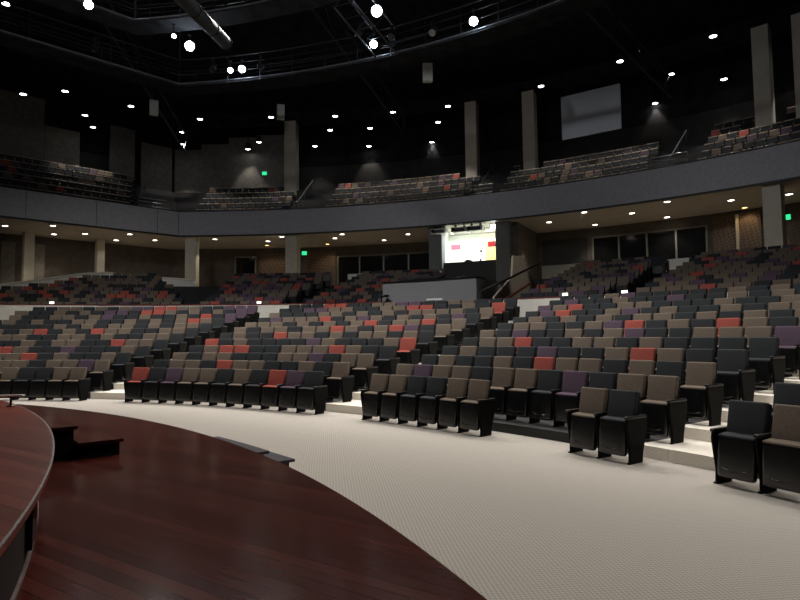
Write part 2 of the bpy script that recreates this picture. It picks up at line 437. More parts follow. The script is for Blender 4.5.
for k in range(NROW):
    R = RB[k]
    # block left of centre
    s = S1[k]; n = len(s); a0, a1 = S1L[k], 36.7
    for i, c in enumerate(s): seats.append(('S1', k, i, n, c, a0 + (a1 - a0) * i / (n - 1), (a1 - a0) / (n - 1), i == 0))
    s = S2[k]; n = len(s); a0, a1 = S2L[k], S2R[k]
    for i, c in enumerate(s):
        if c == '_': continue
        seats.append(('S2', k, i, n, c, a0 + (a1 - a0) * i / (n - 1) + (.075 * i if k == 0 and i < 6 else 0), (a1 - a0) / (n - 1), i == 0 or (k == 0 and i == 10)))
    pit = math.degrees(.54 / R); s = S0[k]; n = int((14.4 + 5.7) / pit) + 1
    s = ''.join(random.choice(WTS) for _ in range(max(0, n - len(s)))) + s
    s = s[-n:]
    for i, c in enumerate(s): seats.append(('S0', k, i, n, c, 14.4 - pit * (n - 1 - i), pit, i == 0))
    pit = math.degrees(.475 / R); s = ['DBDD', 'DBBD', 'BDDB'][k] if k < 3 else ''.join(random.choice(WTS) for _ in range(14))
    for i, c in enumerate(s): seats.append(('S3', k, i, len(s), c, 61.75 + pit * i, pit, i == 0))
vis = []
for q in seats:
    blk, k, i, n, c, th, pit, end = q
    px = [to_px(P(th + d, RB[k] - .15, ZR[k] * G(th) + h)) for d in (-pit / 2, pit / 2) for h in (.1, .9)]
    if max(p[0] for p in px) < 0 or min(p[0] for p in px) > 800: continue
    v = P(th, RB[k], ZR[k]); score = (2.2 if k == 0 or i == 0 or i == n - 1 else 1.0) / (v.x ** 2 + v.y ** 2)
    vis.append((score, q))
vis.sort(key=lambda e: -e[0])
BLK = {'S0': 'far-left block', 'S1': 'left-centre block', 'S2': 'right-centre block', 'S3': 'right-edge block'}
ROWN = ['front row', 'second row'] + [ORD[k + 1] + ' row' for k in range(2, NROW)]
STUFF = MB()
for rank, (sc_, q) in enumerate(vis):
    blk, k, i, n, c, th, pit, end = q
    loc = P(th, RB[k], ZR[k] * G(th) + (0.0 if k == 0 else 0.001)); rz = pi - rad(th); sx = rad(pit) * (RB[k] - .15) / .5 * .995
    if rank < 300:
        if blk == 'S2' and k == 0 and i >= 10:
            wh = 'left seat' if i == 10 else 'right seat'
            lab = f'{CNAME[c]} theatre seat, the {wh} of the lone pair in front of the right-centre block'
        elif blk == 'S2' and k == 0:
            lab = f'{CNAME[c]} theatre seat, {ORD[i + 1]} from left of the six in front of the right-centre block'
        else:
            if blk == 'S0': w = f'{ORD[n - i]} from the right end' if n - i > 1 else 'at the right end'
            elif blk == 'S3': w = f'{ORD[i + 1]} from the left end' if i else 'at the left end'
            elif i + 1 <= n - i: w = f'{ORD[i + 1]} from the left end' if i else 'at the left end'
            else: w = f'{ORD[n - i]} from the right end' if n - i > 1 else 'at the right end'
            lab = f'{CNAME[c]} theatre seat {w} of the {ROWN[k]}, {BLK[blk]}'
        place_seat(c, end, loc, rz, sx, lab, 'theatre seats of the lower bowl')
    else:
        simple_seat(STUFF, loc, rz, sx, 'BDPR'.index(c), end)

# ------------------------------------------------------------------ cross aisle parapet and the rear seating under the balcony
b = MB(); b.ring(31.2, 31.42, 1.8, 2.86, -40, 42.9, 1, 0, True); b.obj('cross_aisle_parapet', M['cream'], kind='structure')
b = MB(); b.ring(31.2, 31.42, 1.8, 2.80, 45.0, 90, 1, 0, True); b.obj('cross_aisle_parapet', M['cream'], kind='structure')
b = MB(); b.ring(31.18, 31.45, 2.86, 2.91, 33.8, 42.9, 1, 0, True); b.ring(31.18, 31.45, 2.86, 2.91, -40, 24.3, 1, 0, True); b.obj('trim_3', M['redtrim'], kind='structure')
RK2 = [32.45 + .87 * k for k in range(10)]; ZK2 = [2.30 + .222 * k for k in range(10)]
for k in range(10):
    R0 = 31.42 if k == 0 else RK2[k] - .55; R1 = RK2[k] + .32 if k < 9 else 41.3
    b = MB(); b.ring(R0, R1, 1.5, ZK2[k], -45, 95, 1, 0, True); b.obj('seating_tier', M['tier'], kind='structure')
b = MB(); b.ring(41.3, 52, 1.5, 4.2, -45, 95, 1); b.obj('concourse_floor', M['conc'], kind='structure')
RAMP = [(-25, 32.5, 4.05), (-16, 34.6, 4.35), (-13.26, 36, 4.60), (-10.49, 38, 5.16), (-8.84, 39.5, 5.58), (-7.25, 40.5, 5.78), (-5.35, 41, 5.69), (-3.6, 41, 5.54), (.43, 41, 5.31)]
def ramp_R(th):
    for (t0, r0, _), (t1, r1, _) in zip(RAMP, RAMP[1:]):
        if t0 <= th <= t1: return r0 + (r1 - r0) * (th - t0) / (t1 - t0)
    return 99 if th > .43 else 32.5
BLK2 = [(-14, -2.6), (.8, 13.9), (16.2, 24.0), (34.6, 40.8), (42.6, 60)]
for k in range(10):
    for bi, (a0, a1) in enumerate(BLK2):
        if bi == 2 and RK2[k] > 40.5: continue
        if bi == 0: a1 = 5.4 - .87 * k
        if bi == 1: a0 = 6.4 - .22 * k
        pit = math.degrees(.53 / RK2[k]); n = int((a1 - a0) / pit)
        for i in range(n):
            th = a0 + pit * (i + .5)
            if bi == 0 and RK2[k] > ramp_R(th) - .45: continue
            if bi == 4 and k < 9 and th > 62: continue
            v = P(th, RK2[k], ZK2[k] * G(th)); x, y = to_px(v)
            if x < -15 or x > 815: continue
            c = random.choice('BBBBBBBBBDDDDRRPP' if bi in (1, 3, 4) else 'BBBBBBBDDDDDRPP')
            simple_seat(STUFF, v, pi - rad(th), 1.04, 'BDPR'.index(c), i == n - 1)
# sloping cream parapet that climbs behind the left rear block
b = MB(); path = []
for i, (th, R, z) in enumerate(RAMP): path.append((P(th, R), z))
for (p0, z0), (p1, z1) in zip(path, path[1:]):
    d = (p1 - p0).normalized(); nr = Vector((-d.y, d.x, 0)) * .16
    q = []
    for p, z in ((p0, z0), (p1, z1)):
        for sgn in (-1, 1):
            for zz in (1.6, z - .02): q.append((p.x + nr.x * sgn, p.y + nr.y * sgn, zz))
    b.add(q, [(0, 1, 3, 2), (4, 6, 7, 5), (0, 4, 5, 1), (2, 3, 7, 6), (1, 5, 7, 3), (0, 2, 6, 4)])
b.obj('ramp_parapet', M['cream'], kind='structure')
b = MB(); b.tube([(p.x, p.y, z + .05) for p, z in path], .07, 8); b.obj('trim_4', M['column'], smooth=True, kind='structure')

# ------------------------------------------------------------------ sound booth in the rear seating
t = empty('sound_booth', P(28.5, 31.3, 2.3), 0, label='grey-fronted sound booth with a black counter behind the middle seats', cat='booth')
o0 = -P(28.5, 31.3, 2.3)
b = MB(); b.ring(30.95, 31.15, 1.94, 3.86, 24.5, 32.4, .5); b.ring(31.15, 35.2, 1.94, 3.86, 24.5, 24.9, 1); b.ring(31.15, 33.4, 1.94, 3.86, 32.0, 32.4, 1)
r = b.obj('front_panel', M['desk'], t); r.location = o0
b = MB(); b.ring(30.9, 31.75, 3.86, 3.92, 24.45, 32.45, .5); r = b.obj('counter', M['black'], t); r.location = o0
def on_booth(name, label, cat, th, R, build, z=3.921):
    t = empty(name, P(th, R, z), pi - rad(th), label=label, cat=cat); build(t); return t
def lampb(t):
    b = MB(); b.lathe([(0, 0), (.09, 0), (.09, .03), (0, .03)], 12); b.obj('lamp_base', M['metal'], t)
    b = MB(); b.tube([(0, 0, .03), (-.02, 0, .25), (.06, .05, .38), (.2, .1, .36)], .015, 6); b.obj('gooseneck', M['metal'], t)
    b = MB(); b.lathe([(.02, 0), (.07, .10), (.065, .10), (0, .02)], 10, (.23, .11, .27)); b.obj('lamp_shade', M['proj'], t)
on_booth('desk_lamp', 'small gooseneck desk lamp on the sound booth counter', 'lamp', 29.6, 31.45, lampb)
def paper(t):
    b = MB(); b.box((0, 0, .008), (.62, .40, .012)); b.box((.05, .0, .02), (.5, .34, .012), .08); b.obj('sheets', M['white'], t)
on_booth('paper_stack', 'long white stack of papers at the left of the sound booth counter', 'papers', 25.6, 31.3, paper)
on_booth('paper_stack', 'white papers to the right of the desk lamp on the booth counter', 'papers', 31.2, 31.3, paper)
def mixer(t):
    b = MB(); b.add([(-.7, .28, 0), (.7, .28, 0), (.7, -.28, 0), (-.7, -.28, 0), (-.7, .28, .06), (.7, .28, .06), (.7, -.28, .2), (-.7, -.28, .2)],
                    [(0, 1, 2, 3), (4, 5, 6, 7), (0, 1, 5, 4), (1, 2, 6, 5), (2, 3, 7, 6), (3, 0, 4, 7)]); b.obj('console_body', M['metal'], t)
    b = MB()
    for i in range(12): b.box((-.6 + i * .11, .0, .145), (.03, .05, .03))
    b.obj('faders', M['rail'], t)
on_booth('mixing_console', 'dark mixing console in the middle of the sound booth counter', 'mixer', 27.75, 31.4, mixer)
b = MB(); b.box((0, .0, 0), (.72, .012, .075)); o = b.obj('notice_strip', M['white'], label='white paper strip stuck low on the grey booth front', cat='paper')
o.location = P(28.95, 30.94, 3.08); o.rotation_euler = (0, 0, -rad(28.95))
# stool at the left end of the booth
t = empty('stool', P(24.95, 30.6, 1.94), 0, label='black backless stool at the left end of the grey sound booth', cat='stool')
b = MB(); b.lathe([(0, 1.30), (.19, 1.30), (.21, 1.33), (.21, 1.37), (.18, 1.40), (0, 1.40)], 16); b.obj('seat', M['black'], t, True)
for sx, sy in ((1, 1), (1, -1), (-1, 1), (-1, -1)):
    b = MB(); b.tube([(sx * .12, sy * .12, 1.3), (sx * .2, sy * .2, 0)], .018, 6); b.obj('leg', M['metal'], t)
b = MB()
for z, w in ((.35, .178), (.9, .145)):
    b.tube([(w, w, z), (w, -w, z), (-w, -w, z), (-w, w, z), (w, w, z)], .011, 6)
b.obj('footring', M['metal'], t)

# tan stair wall and hand rail between the booth and the right rear block
b = MB(); A = [P(33.1, 31.45, 1.9), P(34.2, 31.45, 1.9)]
q = [(33.15, 31.45, 3.05), (33.45, 34.6, 5.15), (33.75, 35.2, 5.05), (34.3, 35.2, 4.2), (34.3, 31.45, 3.05)]
def prism(b, lo, hi):
    n = len(lo); b.add(lo + hi, [tuple(range(n - 1, -1, -1)), tuple(range(n, 2 * n))] + [(i, (i + 1) % n, n + (i + 1) % n, n + i) for i in range(n)])
prof = [(31.45, 1.9), (31.45, 3.1), (33.3, 4.05), (33.45, 4.95), (34.5, 5.05), (35.9, 3.95), (35.9, 1.9)]  # top outline shaped like the light cone that falls on the wall
s0 = [P(33.25, r_, z_) for r_, z_ in prof]; s1 = [P(33.4, r_, z_) for r_, z_ in prof]
prism(b, s0, s1); b.obj('stair_wall', M['tan'], kind='structure')
t = empty('handrail', P(32.5, 31.2, 1.94), 0, label='dark sloping handrail climbing past the tan wall beside the booth', cat='handrail')
o0 = -P(32.5, 31.2, 1.94)
b = MB(); b.tube([P(31.9, 31.1, 3.16), P(33.75, 32.3, 3.85), P(35.4, 33.5, 4.54)], .045, 8); r = b.obj('rail_tube', M['metal'], t, True); r.location = o0
for th, R, z in ((32.0, 31.12, 3.18), (35.3, 33.45, 4.5)):
    b = MB(); b.tube([P(th, R, 1.95 if R < 32 else 2.3), P(th, R, z)], .03, 6); r = b.obj('post', M['metal'], t); r.location = o0
b = MB(); b.tube([P(34.25, 31.45, 2.97), P(34.5, 33.6, 3.72)], .05, 6); b.obj('trim_5', M['redtrim'], kind='structure')

# ------------------------------------------------------------------ balcony: an arc with a straight wing on the left
KINK = -3.0; RF = 45.15
WD = Vector((-.71, -.705, 0)).normalized(); WN = Vector((-.705, .71, 0)).normalized()
K0 = P(KINK, RF); nk = Vector((sin(rad(KINK)), cos(rad(KINK)), 0)); mk = (nk + WN); mk = mk / mk.dot(nk)
def balc_path(a1=80, wl=34):
    path = [((K0 + WD * wl), WN), (K0, mk)]
    th = KINK + 1
    while th <= a1: path.append((P(th, RF), Vector((sin(rad(th)), cos(rad(th)), 0)))); th += 1
    return [((p.x, p.y), (n.x, n.y)) for p, n in path]
BP = balc_path()
b = MB(); b.sweep(BP, [(0, 8.98), (0, 10.74), (.16, 10.74), (.16, 8.98)]); fas = b.obj('balcony_fascia', M['fascia'], kind='structure')
b = MB(); b.sweep(BP, [(-.03, 8.93), (-.03, 9.02), (.2, 9.02), (.2, 8.93)]); b.sweep(BP, [(-.02, 10.73), (-.02, 10.79), (.19, 10.79), (.19, 10.73)]); b.obj('trim_6', M['riser'], kind='structure')
b = MB(); b.sweep(BP, [(.16, 8.98), (.16, 9.12), (6.6, 9.12), (6.6, 8.98)]); b.obj('balcony_soffit', M['soffit'], kind='structure')
# fascia panel joints
b = MB()
for q in (1.5, 5.5, 9.5): 
    p = K0 + WD * q - WN * .004; b.box((p.x, p.y, 9.85), (.025, .02, 1.70), atan2(WD.y, WD.x))
for th in (KINK + .05, 47):
    p = P(th, RF - .004, 9.85); b.box(p, (.03, .02, 1.70), -rad(th))
b.obj('trim_7', M['riser'], kind='structure')
ZB = [10.26 + .62 * k for k in range(6)]
for k in range(6):
    o0_ = .16 if k == 0 else .55 + .88 * k; o1_ = .55 + .88 * (k + 1) if k < 5 else 9.7
    b = MB(); b.sweep(BP, [(o0_, 9.12), (o0_, ZB[k]), (o1_, ZB[k]), (o1_, 9.12)]); b.obj('balcony_tier', M['tier'], kind='structure')
# seats
def bal_pt(off, th=None, q=None):
    if th is not None: return P(th, RF + off), pi - rad(th)
    p = K0 + WD * q + WN * off; return p, pi + atan2(WN.y, WN.x) - pi / 2
BB = [(-3.0 + 1.1, 6.4), (10.2, 23.2), (26.0, 37.2), (40.6, 55)]
UPCOL = [(22.35, 50.4), (27.3, 50.4), (43.82, 50.0), (46.1, 50.0), (5.58, 50.4)]
def bal_seat(p, rz, k):
    p = Vector((p.x, p.y, ZB[k])); x, y = to_px(p)
    if x < -20 or x > 820: return
    if any((p - P(t_, r_, p.z)).length < 1.05 for t_, r_ in UPCOL): return
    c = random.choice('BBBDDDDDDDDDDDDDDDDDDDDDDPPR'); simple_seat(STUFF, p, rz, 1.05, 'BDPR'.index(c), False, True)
for k in range(6):
    off = 1.12 + .88 * k
    q = 3.7 - off * .42
    while q < 20: p, rz = bal_pt(off, q=q); bal_seat(p, rz, k); q += .53
    for bi, (a0, a1) in enumerate(BB):
        if k == 5 and bi != 3: continue
        pit = math.degrees(.54 / (RF + off)); th = a0 + (.35 * off if bi == 0 else 0) * 0 + pit / 2
        while th < a1 - (0 if bi else .0):
            p, rz = bal_pt(off, th=th); bal_seat(p, rz, k); th += pit
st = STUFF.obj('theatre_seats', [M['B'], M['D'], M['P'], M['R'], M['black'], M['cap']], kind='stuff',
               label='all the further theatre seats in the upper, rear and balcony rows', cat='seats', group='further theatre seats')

# rails on the balcony aisles
def stair_rail(label, pts, posts, z0):
    base = Vector(pts[0]); base.z = z0
    t = empty('stair_rail', base, 0, label=label, cat='railing')
    b = MB(); b.tube([Vector(p) - base for p in pts], .035, 8); b.obj('rail_tube', M['rail'], t, True)
    for p, zb in posts:
        b = MB(); b.tube([Vector((p[0], p[1], zb)) - base, Vector(p) - base], .025, 6); b.obj('post', M['rail'], t)
    return t
def rp(th, off, z): p = P(th, RF + off); return (p.x, p.y, z)
for lab, th in (('slanted steel stair rail on the balcony right of the green exit sign', 7.6), ('slanted steel stair rail on the balcony below the hanging grey screen panel', 24.2),
                ('slanted steel stair rail on the balcony near the right-hand columns', 38.9)):
    pts = [rp(th, .7, 11.4), rp(th, 1.2, 11.6), rp(th, 5.2, 14.2)]
    stair_rail(lab, pts, [(rp(th, .8, 11.42), 10.4), (rp(th, 2.9, 12.7), 11.6), (rp(th, 5.1, 14.14), 13.5)], 10.4)
p0 = K0 + WD * 2.4 + WN * 1.0; p1 = K0 + WD * .6 + WN * 4.6
stair_rail('slanted steel stair rail at the left bend of the balcony', [(p0.x, p0.y, 11.45), (p1.x, p1.y, 13.9)], [((p0.x, p0.y, 11.45), 10.4), ((p1.x, p1.y, 13.9), 12.9)], 10.4)
def bar_rail(label, a, b_, z):
    base = Vector((a.x, a.y, z)); t = empty('guard_rail', base, 0, label=label, cat='railing')
    for h in (.55, .85, 1.1):
        m = MB(); m.tube([Vector((0, 0, h)), Vector((b_.x - a.x, b_.y - a.y, h))], .03, 6); m.obj('bar', M['chrome'], t, True)
    for f in (0, .5, 1):
        m = MB(); q = (b_ - a) * f; m.tube([(q.x, q.y, 0), (q.x, q.y, 1.1)], .03, 6); m.obj('post', M['rail'], t)
bar_rail('low steel guard rail across the balcony aisle at the left bend', K0 + WD * 2.6 + WN * .5, K0 + WD * .5 + mk * .5, 10.4)
bar_rail('low steel guard rail across the balcony aisle near the right columns', P(37.7, RF + .5), P(40.2, RF + .5), 10.4)
bar_rail('low steel guard rail across the balcony aisle above the lit booth', P(23.6, RF + .5), P(25.6, RF + .5), 10.4)

# ------------------------------------------------------------------ back walls
b = MB(); b.sweep(BP, [(6.6, 3.0), (6.6, 9.0), (7.0, 9.0), (7.0, 3.0)]); b.obj('wall_back', M['dkwall'], kind='structure')
b = MB(); b.sweep([e for e in BP], [(9.7, 9.12), (9.7, 21.5), (10.0, 21.5), (10.0, 9.12)]); b.obj('wall_upper', M['void'], kind='structure')
# lower zone of the upper wall: taupe dado between balcony and black upper wall
b = MB(); b.sweep(BP, [(9.55, 13.0), (9.55, 16.6), (9.7, 16.6), (9.7, 13.0)]); b.obj('wall_dado', mat('dark_taupe_dado', (.045, .042, .040), .9, noise=.2, scale=2), kind='structure')
# tall acoustic panels on the left
def wall_panel(q0, q1, z0, z1, off, name='acoustic_panel', **k):
    a = K0 + WD * q0 + WN * off; c = K0 + WD * q1 + WN * off; n = WN * .18; m = MB()
    lo = [a, c, c + n, a + n]
    prism(m, [Vector((p.x, p.y, z0)) for p in lo], [Vector((p.x, p.y, z1)) for p in lo]); return m.obj(name, M['wallpanel'], **k)
for q0, q1, z1, off, lab in ((6.55, 16, 19.8, 8.7, 'tall grey-brown acoustic panel at the far left above the balcony'),
                             (4.05, 6.5, 17.9, 8.8, 'grey-brown acoustic panel second from the left above the balcony'),
                             (-.1, 1.85, 19.0, 8.6, 'narrow grey-brown acoustic panel third from the left above the balcony'),
                             (-3.35, -.7, 18.2, 8.8, 'grey-brown acoustic panel at the bend of the balcony')):
    wall_panel(q0, q1, 13.3, z1, off, label=lab, cat='wall panel', group='acoustic panels')
b = MB(); R_ = RF + 9.1
for a0_, a1_, z1_ in ((-6.4, -4, 18.2), (-4, -1.5, 18.7), (-1.5, 1.2, 19.3), (1.2, 4.2, 19.5)): b.ring(R_, R_ + .2, 12.9, z1_, a0_, a1_, .5)
b.obj('acoustic_panel', M['wallpanel'], label='wide grey-brown acoustic panel left of the first balcony column, behind the exit sign', cat='wall panel', group='acoustic panels')
b = MB(); b.ring(RF + 8.3, RF + 8.8, 13.5, 14.6, .6, 4.6, .5); b.obj('ledge', M['riser'], label='low black ledge below the green exit sign on the balcony', cat='ledge')
b = MB(); b.ring(50.0, 50.9, 19.0, 19.8, -3, 80, 1); b.obj('ring_beam', M['ceil'], kind='structure')

def column(th, R, w, z0, z1, m, kind='structure'):
    b = MB(); b.lathe([(w / 2, z0), (w / 2, z1)], 20, (P(th, R).x, P(th, R).y, 0)); return b.obj('column', m, smooth=False, kind=kind)
def sq_column(th, R, w, d, z0, z1, m, name='column'):
    b = MB(); p = P(th, R, (z0 + z1) / 2); b.box(p, (w, d, z1 - z0), -rad(th)); return b.obj(name, m, kind='structure')
sq_column(-2.05, 46.0, .78, .78, 3, 8.98, M['column'])
sq_column(7.25, 46.0, .86, .86, 3, 8.98, M['column'])
sq_column(45.05, 46.0, .80, .85, 3, 8.98, M['column'])
sq_column(20.45, 46.3, .92, .9, 3, 8.98, M['greycol'], 'booth_pier'); sq_column(26.25, 46.3, .92, .9, 3, 8.98, M['greycol'], 'booth_pier')
for q, w in ((8.2, .60), (3.65, .52)):
    p = K0 + WD * q + WN * 5.0; b = MB(); b.box((p.x, p.y, 6.0), (w, w, 5.96), atan2(WD.y, WD.x)); b.obj('column', M['column'], kind='structure')
for th, R, w in ((22.35, 50.4, .86), (27.3, 50.4, .86), (43.82, 50.0, .84), (46.1, 50.0, .84), (5.58, 50.4, .95)):
    sq_column(th, R, w, w, 12.6, 19.05, M['column'])

# left under-balcony wall strips catching the light
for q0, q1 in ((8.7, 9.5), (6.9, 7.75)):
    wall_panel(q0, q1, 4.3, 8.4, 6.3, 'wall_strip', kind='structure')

# windows, lattice doors and panels of the back wall
WR = RF + 6.58
def wall_ring(name, m, t0, t1, z0, z1, dep=.06, **k):
    b = MB(); b.ring(WR - dep, WR + .01, z0, z1, t0, t1, .5); return b.obj(name, m, **k)
wi = 0
def window(t0, t1, z0, z1, cuts):
    global wi; wi += 1
    o = wall_ring('window_%d' % wi, M['glass'], t0, t1, z0, z1, .03, kind='structure')
    m = MB()
    for c in [t0] + cuts + [t1]:
        m.ring(WR - .12, WR, z0, z1, c - .06, c + .06, 1)
    m.ring(WR - .12, WR, z1 - .06, z1 + .04, t0 - .06, t1 + .06, 1)
    m.obj('window_frame', M['mullion'], o)
window(31.66, 39.6, 4.2, 8.28, [33.6, 35.6, 37.6])
window(9.5, 18.3, 4.2, 8.15, [11.53, 13.76, 16.06])
window(-.06, 1.8, 6.3, 8.3, [])
wall_ring('door_1', M['lattice'], 2.1, 5.1, 4.2, 8.6, .08, kind='structure')
wall_ring('door_2', M['lattice'], 6.3, 9.3, 4.2, 8.6, .08, kind='structure')
wall_ring('door_3', M['lattice'], 40.0, 42.9, 4.2, 8.8, .08, kind='structure')
wall_ring('door_4', M['lattice'], 44.0, 48.5, 4.2, 8.8, .08, kind='structure')
b = MB(); b.ring(WR - .3, WR - .1, 4.2, 8.7, 41.45, 41.62, 1); b.obj('trim_8', M['column'], kind='structure')
wall_ring('trim_9', M['palewall'], 27.6, 31.4, 4.2, 6.55, .05, kind='structure')
wall_ring('acoustic_panel', M['acoustic'], 27.7, 31.2, 6.6, 8.35, .12, label='dark fabric wall panel under the balcony right of the lit booth', cat='wall panel')
b = MB(); b.ring(43.0, 43.3, 4.2, 5.35, 39.1, 40.9, 1); b.obj('concourse_parapet', M['cream'], kind='structure')
b = MB(); b.ring(42.0, 42.3, 4.2, 5.6, 14.1, 15.9, 1); b.obj('concourse_parapet', M['cream'], kind='structure')

# ------------------------------------------------------------------ lit control booth under the balcony
def ringobj(name, m, R0, R1, z0, z1, t0, t1, parent=None, **k):
    b = MB(); b.ring(R0, R1, z0, z1, t0, t1, .5); return b.obj(name, m, parent, **k)
ringobj('wall_booth_front', M['acoustic'], 46.3, 46.45, 3.5, 6.55, 20.95, 25.72, kind='structure')
b = MB(); b.ring(46.45, 49.6, 6.45, 6.55, 20.2, 26.6, .5); b.obj('booth_floor', M['boothwall'], kind='structure')
b = MB(); b.ring(49.6, 49.75, 6.45, 8.95, 20.2, 26.6, .5); b.ring(46.75, 49.6, 6.45, 8.95, 20.2, 20.4, 1); b.ring(46.75, 49.6, 6.45, 8.95, 26.4, 26.6, 1)
b.obj('wall_booth', M['boothwall'], kind='structure')
b = MB(); b.ring(46.5, 51.5, 3.5, 8.97, 26.75, 27.3, 1); b.obj('wall_booth_side', M['dkwall'], kind='structure')
t = empty('cabinet', P(24.2, 49.45, 6.55), -rad(24.2), label='tall honey-coloured wooden cupboard inside the lit booth, at right', cat='cabinet')
b = MB(); b.box((0, -.05, .88), (.95, .3, 1.76)); b.obj('body', M['oak'], t)
b = MB(); b.box((-.23, -.21, .9), (.44, .03, 1.6)); b.obj('door', M['oak'], t)
b = MB(); b.box((.23, -.21, .9), (.44, .03, 1.6)); b.obj('door', M['oak'], t)
def wall_sign(name, label, th, R, z, w, h, m, d=.08, rz=None):
    t = empty(name, P(th, R, z), -rad(th) if rz is None else rz, label=label, cat='sign')
    b = MB(); b.box((0, 0, 0), (w, d, h)); b.obj('housing', M['metal'], t)
    b = MB(); b.box((0, -d / 2 - .006, 0), (w * .9, .014, h * .85)); b.obj('face', m, t); return t
wall_sign('red_sign', 'small red lit sign inside the bright booth, at left', 21.3, 48.6, 7.92, .66, .34, M['redsign'])
wall_sign('red_sign', 'small red lit sign in the upper right corner of the booth window', 25.2, 46.25, 7.6, .50, .36, M['redsign'])
t = empty('booth_equipment', P(23.1, 46.85, 6.55), -rad(23.1), label='small dark equipment standing on the booth window sill', cat='equipment')
b = MB(); b.box((-.1, 0, .07), (.5, .25, .14)); b.box((-.15, 0, .17), (.2, .18, .06)); b.obj('base_unit', M['metal'], t)
b = MB(); b.box((.75, 0, .1), (.12, .1, .2)); b.box((.78, 0, .34), (.07, .08, .12)); b.box((.8, 0, .72), (.14, .1, .16)); b.tube([(.79, 0, 0), (.79, 0, .75)], .012, 6); b.obj('microphone_stand', M['metal'], t)
t = empty('ceiling_tube_lamp', P(23.4, 47.6, 8.78), -rad(23.4), label='bright white tube lamp on the ceiling inside the booth', cat='lamp')
b = MB(); b.box((0, 0, .06), (3.6, .22, .08)); b.obj('housing', M['proj'], t)
b = MB(); b.tube([(-1.75, 0, -.0), (1.75, 0, -.0)], .05, 8); b.obj('tube', M['tube'], t, True)
t = empty('work_lamp', P(25.55, 46.1, 8.62), -rad(25.5), label='glaring white work lamp at the top right corner of the booth', cat='lamp')
b = MB(); b.box((0, .06, .08), (.62, .2, .4)); b.obj('housing', M['metal'], t)
b = MB(); b.box((0, -.06, .08), (.5, .05, .32)); b.obj('lens', M['tube'], t)
pl = ['left', 'middle', 'right']
for i, th in enumerate((20.9, 22.7, 24.1)):
    t = empty('projector', P(th, 45.75, 8.62), -rad(th), label=f'boxy pale projector under the balcony edge, {pl[i]} of the three above the booth', cat='projector', group='projectors above the booth')
    b = MB(); b.box((0, 0, 0), (1.05, .7, .34)); b.obj('case', M['proj'], t)
    b = MB(); b.box((.05, -.36, -.02), (.7, .04, .20)); b.obj('front_grille', M['black'], t)
    b = MB(); b.lathe([(0, 0), (.10, 0), (.12, .08), (.1, .1), (0, .09)], 14, (-.38, -.36, 0), mtx=Matrix.Rotation(rad(90), 3, 'X')); b.obj('lens', M['glass'], t)
    b = MB(); b.box((-.3, 0, .26), (.06, .3, .2)); b.box((.3, 0, .26), (.06, .3, .2)); b.obj('mount', M['metal'], t)

# exit lights (green)
for th, R, z, lab in ((6.47, 51.35, 8.45, 'green exit light under the balcony right of the lit column'), (44.42, 51.35, 8.13, 'green exit light under the balcony at the right edge'),
                      (1.9, RF + 9.0, 16.0, 'green exit light high on the panelled wall above the left balcony')):
    wall_sign('exit_light', lab, th, R, z, .46, .36, M['exit'], .1)
# low aisle lamps
for th, lab in ((-5.67, 'tiny white aisle lamp at the foot of the far-left rear seats'), (12.89, 'tiny white aisle lamp left of the middle aisle opening'),
                (38.76, 'tiny white aisle lamp on the parapet right of the tan wall'), (42.7, 'tiny white aisle lamp at the right end of the pale parapet')):
    t = empty('aisle_lamp', P(th, 31.3, 2.915 * G(th)), pi - rad(th), label=lab, cat='lamp')
    b = MB(); b.box((0, -.03, .05), (.22, .10, .12)); b.obj('housing', M['metal'], t)
    b = MB(); b.box((0, .03, .06), (.2, .03, .09)); b.obj('lens', M['aislelamp'], t)

# ------------------------------------------------------------------ hanging screen
t = empty('hanging_screen', P(34.05, 44.4, 14.5), -rad(34.05), label='grey blank screen panel hanging from the black ceiling', cat='screen')
b = MB(); b.box((0, 0, 0), (3.42, .12, 2.60)); b.obj('panel', M['screen'], t)
for x in (-1.4, 1.4):
    b = MB(); b.tube([(x, 0, 1.3), (x, 0, 7.0)], .02, 6); b.obj('cable', M['metal'], t)

# ------------------------------------------------------------------ ceiling, catwalks and lights
b = MB(); b.box((CX + 18, CY + 25, 21.7), (130, 110, .4)); b.obj('ceiling', M['ceil'], kind='structure')

